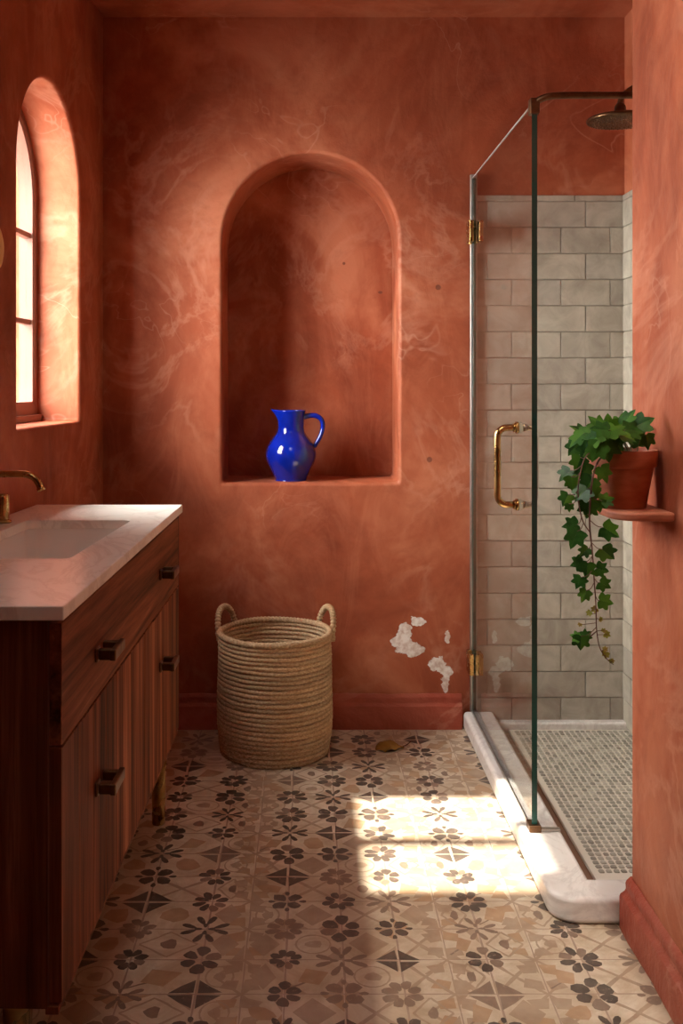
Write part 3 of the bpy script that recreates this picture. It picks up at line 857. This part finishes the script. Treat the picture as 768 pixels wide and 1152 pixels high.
half = [(0,1.0), (.17,.74), (.27,.52), (.46,.58), (.66,.56), (.64,.34), (.54,.14), (.64,.00), (.70,-.20), (.52,-.30), (.30,-.36), (.14,-.36), (0,-.22)]
def leaf(mb, c, s, fwd, nrm, mi=0, curl=.25):
    """ivy leaf: c = stalk end, fwd = tip direction, nrm = face normal"""
    fwd = Vector(fwd).normalized(); nrm = Vector(nrm); nrm = (nrm - fwd*nrm.dot(fwd)).normalized(); side = fwd.cross(nrm)
    vs = []; c = Vector(c)
    def pt(x, y):
        d = -curl*(y*y)*.45*s + abs(x)*curl*.55*s - (x*x)*curl*.8*s
        return tuple(c + side*x*s + fwd*(y+.22)*s + nrm*d)
    jx = R.uniform(.92, 1.1); hs = [(x*jx*R.uniform(.94, 1.06), y*R.uniform(.96, 1.05)) for x, y in half]
    mid = [(0, 1.0), (0, .66), (0, .40), (0, .10), (0, -.22)]
    for sx in (1, -1):
        L_ = [pt(sx*x, y) for x, y in hs]; Mi = [pt(sx*.0005, y) for _, y in mid]
        Q = [pt(sx*x*.5, y*.9) for x, y in ((.20,.62), (.42,.44), (.40,.02))]
        v = L_ + Mi + Q; n = len(hs); m1, m2, m3 = n+1, n+2, n+3; q0, q1, q2 = n+5, n+6, n+7
        f = [(0,1,q0,m1), (1,2,q0), (2,3,q1,q0), (3,4,q1), (4,5,q1), (5,6,q2,q1), (6,7,q2), (7,8,q2), (8,9,q2), (9,10,q2), (10,11,12,q2), (12,m3,q2), (q2,m3,m2,q1), (q1,m2,m1,q0)]
        if sx < 0: f = [tuple(reversed(x)) for x in f]
        mb.add(v, f, mi, True)
stems = MB(); fol = MB(); young = MB()
ctr = Vector((PX, PY, PZ+.10))
def V(*a): return Vector(a)
# crown over the pot rim: (px, py, depth, size, tip dx, tip dz)
crown = [(722,476,2.04,.030,1,.5),(712,484,2.02,.028,1,-.1),(699,476,2.08,.026,.2,1),(706,470,2.05,.026,.5,.7),(684,478,2.07,.027,-.1,1),(671,477,2.05,.026,-.5,.6),(733,492,2.05,.022,1,-.5),
         (660,487,2.03,.029,-.9,-.2),(650,493,2.02,.027,-.8,-.7),(668,494,1.99,.028,-.6,-.6),(683,505,1.99,.030,.1,-1),(693,498,2.00,.026,.6,-.7),(671,507,1.98,.027,-.4,-.9),(659,507,2.00,.025,-.5,-.8),
         (690,484,1.99,.030,.7,.3),(705,492,1.99,.026,.9,-.3),(678,489,2.10,.026,-.3,.6),(716,494,2.10,.026,.8,.1),(645,504,2.04,.022,-.6,-.8),(697,488,2.12,.026,.1,.9),(728,484,2.09,.022,1,.1),
         (652,484,2.06,.024,-.7,.4),(664,498,2.06,.026,-.3,-.9),(676,483,1.98,.025,-.8,.1)]
trail = [(636,534,2.02,.022,-.7,-.6),(679,533,1.985,.024,.4,-.9),(650,522,2.0,.024,-.3,-.9),(643,543,2.0,.020,.1,-1),(656,531,2.01,.025,-.2,-1),(662,545,1.99,.024,-.5,-.9),(654,556,1.98,.025,-.7,-.6),(666,557,2.0,.024,.2,-1),
         (636,562,2.01,.020,-.4,-.9),(640,571,2.0,.012,0,-1),(661,573,1.98,.025,-.1,-1),(673,569,1.99,.020,.2,-.9),(683,562,1.985,.020,.9,.2),(649,548,2.03,.022,-.4,-.9),
         (642,591,1.99,.022,-.8,-.1),(646,606,1.98,.027,-.4,-.9),(686,598,1.98,.025,.8,-.5),(683,623,1.98,.025,.7,-.6),(657,621,1.98,.018,-.6,-.5),(649,634,1.99,.018,-.8,-.3),(660,641,1.98,.023,-.1,-1),(677,641,1.98,.018,.8,-.2),
         (651,655,1.98,.018,-.4,-.8),(657,670,1.98,.018,-.4,-.8),(680,658,1.98,.018,.7,-.4),(681,677,1.98,.020,.9,-.2),(653,723,1.98,.022,.0,-1),(647,716,1.985,.014,-.6,.2),(660,714,1.98,.014,.4,.3)]
vine = [(684,505,2.03),(672,520,1.99),(667,535,1.98),(664,560,1.975),(663,590,1.975),(666,620,1.975),(668,650,1.975),(670,680,1.975),(671,710,1.975),(675,730,1.975),(683,742,1.97),(690,748,1.97)]
vpts = [P(*p) for p in vine]
vc = catmull(vpts, 6); stems.tube(vc, [.0022 - .0016*i/len(vc) for i in range(len(vc))], 8)
v2 = catmull([P(680,503,2.02), P(660,512,1.985), P(652,535,1.98), P(650,560,1.98), P(655,585,1.98), P(664,600,1.975)], 6)
stems.tube(v2, .0013, 7)
def lean(tx, tz, c):
    n = V(-.45+R.uniform(-.5,.5), -1+R.uniform(-.35,.35), .35+R.uniform(-.3,.4)); f = V(tx, R.uniform(-.25,.2), tz); return f, n
for (x, y, Y, s, tx, tz) in crown:
    c = P(x, y, Y); s *= 1.22; f, n = lean(tx, tz, c); n.z += .5
    c2 = c - f.normalized()*s*.45; c2.x = min(c2.x, .700-s*.3)
    if c2.x + f.normalized().x*s*1.2 > .705: f.x = min(f.x, .0); 
    leaf(fol, c2, s, f, n)
    root = ctr + V(R.uniform(-.03,.03), R.uniform(-.03,.03), .0)
    stems.tube(catmull([root, (root+c2)/2 + V(0,0,.018), c2], 4), .0010, 5, mi=1)
allv = vc + v2
for (x, y, Y, s, tx, tz) in trail:
    c = P(x, y, Y); s *= 1.16; f, n = lean(tx, tz, c); c2 = c - f.normalized()*s*.5
    leaf(fol, c2, s, f, n)
    a = min(allv, key=lambda p: (p-(c2+V(0,0,.014))).length)
    stems.tube(catmull([a, (a+c2)/2 + V(0,-.002,-.004), c2], 4), .0008, 5, mi=0)
for (x, y, Y, s, tx, tz) in [(668,686,1.98,.011,-.9,-.5),(662,690,1.98,.009,-.7,-.7),(676,697,1.98,.007,.7,-.3),(683,714,1.975,.011,.8,-.4),(679,709,1.975,.007,.2,.3),(681,737,1.97,.012,-.1,-1),(688,744,1.97,.009,.6,-.8),(652,703,1.98,.006,-.3,-.8),(660,578,1.985,.010,.3,-1),(681,730,1.97,.008,.5,.3)]:
    c = P(x, y, Y); f, n = lean(tx, tz, c); leaf(young, c - f.normalized()*s*.5, s, f, n)
    a = min(allv, key=lambda p: (p-c).length); stems.tube([a, c], .0006, 5)
pbuild(stems, 'vine_stems', [M['vine'], M['petiole']], iv)
pbuild(fol, 'leaves', M['leaf'], iv); yy = pbuild(young, 'young_leaves', M['leaf_y'], iv); yy['label'] = 'small yellowing young leaves'

# fallen leaf on the floor
m = MB(); rs = []; lx, ly = .268, 3.33
nn = 13; stem = []
prof_w = [.004,.016,.026,.036,.030,.040,.034,.030,.024,.016,.010,.005,.0008]
top = []; 
for i in range(nn):
    t = i/(nn-1); x = -.046 + .095*t; w = prof_w[i]*1.05
    row = []
    for j in range(7):
        s_ = (j-3)/3; y = s_*w; z = .003 + .022*math.sin(PI*min(1,t*1.05))*(1-s_*s_*.8) + .003*math.sin(t*17+j)
        row.append((x, y + .008*math.sin(t*4), max(.0012, z)))
    rs.append(row)
m.rings(rs, False, smooth=True)
lf = m.build('blade', M['dry'], None); 
le = thing('fallen_leaf', 'curled dry ochre leaf lying on the tiles right of the basket', 'leaf', (lx, ly, 0), .25)
lf.parent = le; so = lf.modifiers.new('thick', 'SOLIDIFY'); so.thickness = .0008
m = MB(); m.tube(catmull([(.046,.006,.003), (.060,.010,.004), (.074,.020,.006), (.084,.026,.010)], 4), .0012, 6); m.build('stalk', M['vine'], le)

# ------------------------------------------------------------------ light
sc = bpy.context.scene
w = bpy.data.worlds.new('sky'); sc.world = w; w.use_nodes = True; nt = w.node_tree
bg = nt.nodes['Background']
tc = nt.nodes.new('ShaderNodeTexCoord')
dot = nt.nodes.new('ShaderNodeVectorMath'); dot.operation = 'DOT_PRODUCT'; nt.links.new(tc.outputs['Generated'], dot.inputs[0])
dv = Vector((-.93, -.14, .42)).normalized(); dot.inputs[1].default_value = dv
rp = nt.nodes.new('ShaderNodeMapRange'); rp.inputs[1].default_value = .0; rp.inputs[2].default_value = 1.0; rp.inputs[3].default_value = 1.2; rp.inputs[4].default_value = 68.0
pw = nt.nodes.new('ShaderNodeMath'); pw.operation = 'POWER'; pw.use_clamp = True; pw.inputs[1].default_value = 2.5
nt.links.new(dot.outputs['Value'], pw.inputs[0]); nt.links.new(pw.outputs[0], rp.inputs[0]); nt.links.new(rp.outputs[0], bg.inputs['Strength'])
bg.inputs['Color'].default_value = (1.0, .97, .92, 1)
def lamp(name, typ, **k):
    l = bpy.data.lights.new(name, typ)
    for a, v in k.items(): setattr(l, a, v)
    o = bpy.data.objects.new(name, l); C.objects.link(o); return o
sun = lamp('sun', 'SUN', energy=20, angle=math.radians(1.0), color=(1, .93, .80))
sd = Vector((.20, .45, -1.0))
sun.rotation_euler = sd.to_track_quat('-Z', 'Y').to_euler()
for h, nme in ((W1, 'window_portal'),):
    p = lamp(nme, 'AREA', shape='RECTANGLE', size=.60, size_y=1.02)
    p.data.cycles.is_portal = True
    pos = ML @ Vector((h[0], 1.57, .24)); p.location = pos
    p.rotation_euler = (-LN).to_track_quat('-Z', 'Z').to_euler()

cam = bpy.data.cameras.new('camera'); co = bpy.data.objects.new('camera', cam); C.objects.link(co)
co.location = (0, 0, EYE); co.rotation_euler = (PI/2, 0, 0)
cam.sensor_fit = 'VERTICAL'; cam.sensor_height = 36; cam.lens = F/1152*36
cam.shift_x = (384-VX)/1152; cam.shift_y = -(576-VY)/1152; cam.clip_start = .02
sc.camera = co
sc.view_settings.view_transform = 'Standard'; sc.view_settings.look = 'None'
sc.view_settings.gamma = 1; sc.view_settings.exposure = 0.0; sc.view_settings.use_curve_mapping = False
cy = sc.cycles
cy.max_bounces = 14; cy.diffuse_bounces = 10; cy.glossy_bounces = 6; cy.transparent_max_bounces = 16; cy.transmission_bounces = 8
cy.sample_clamp_indirect = 8; cy.use_denoising = True; cy.caustics_reflective = False; cy.caustics_refractive = False
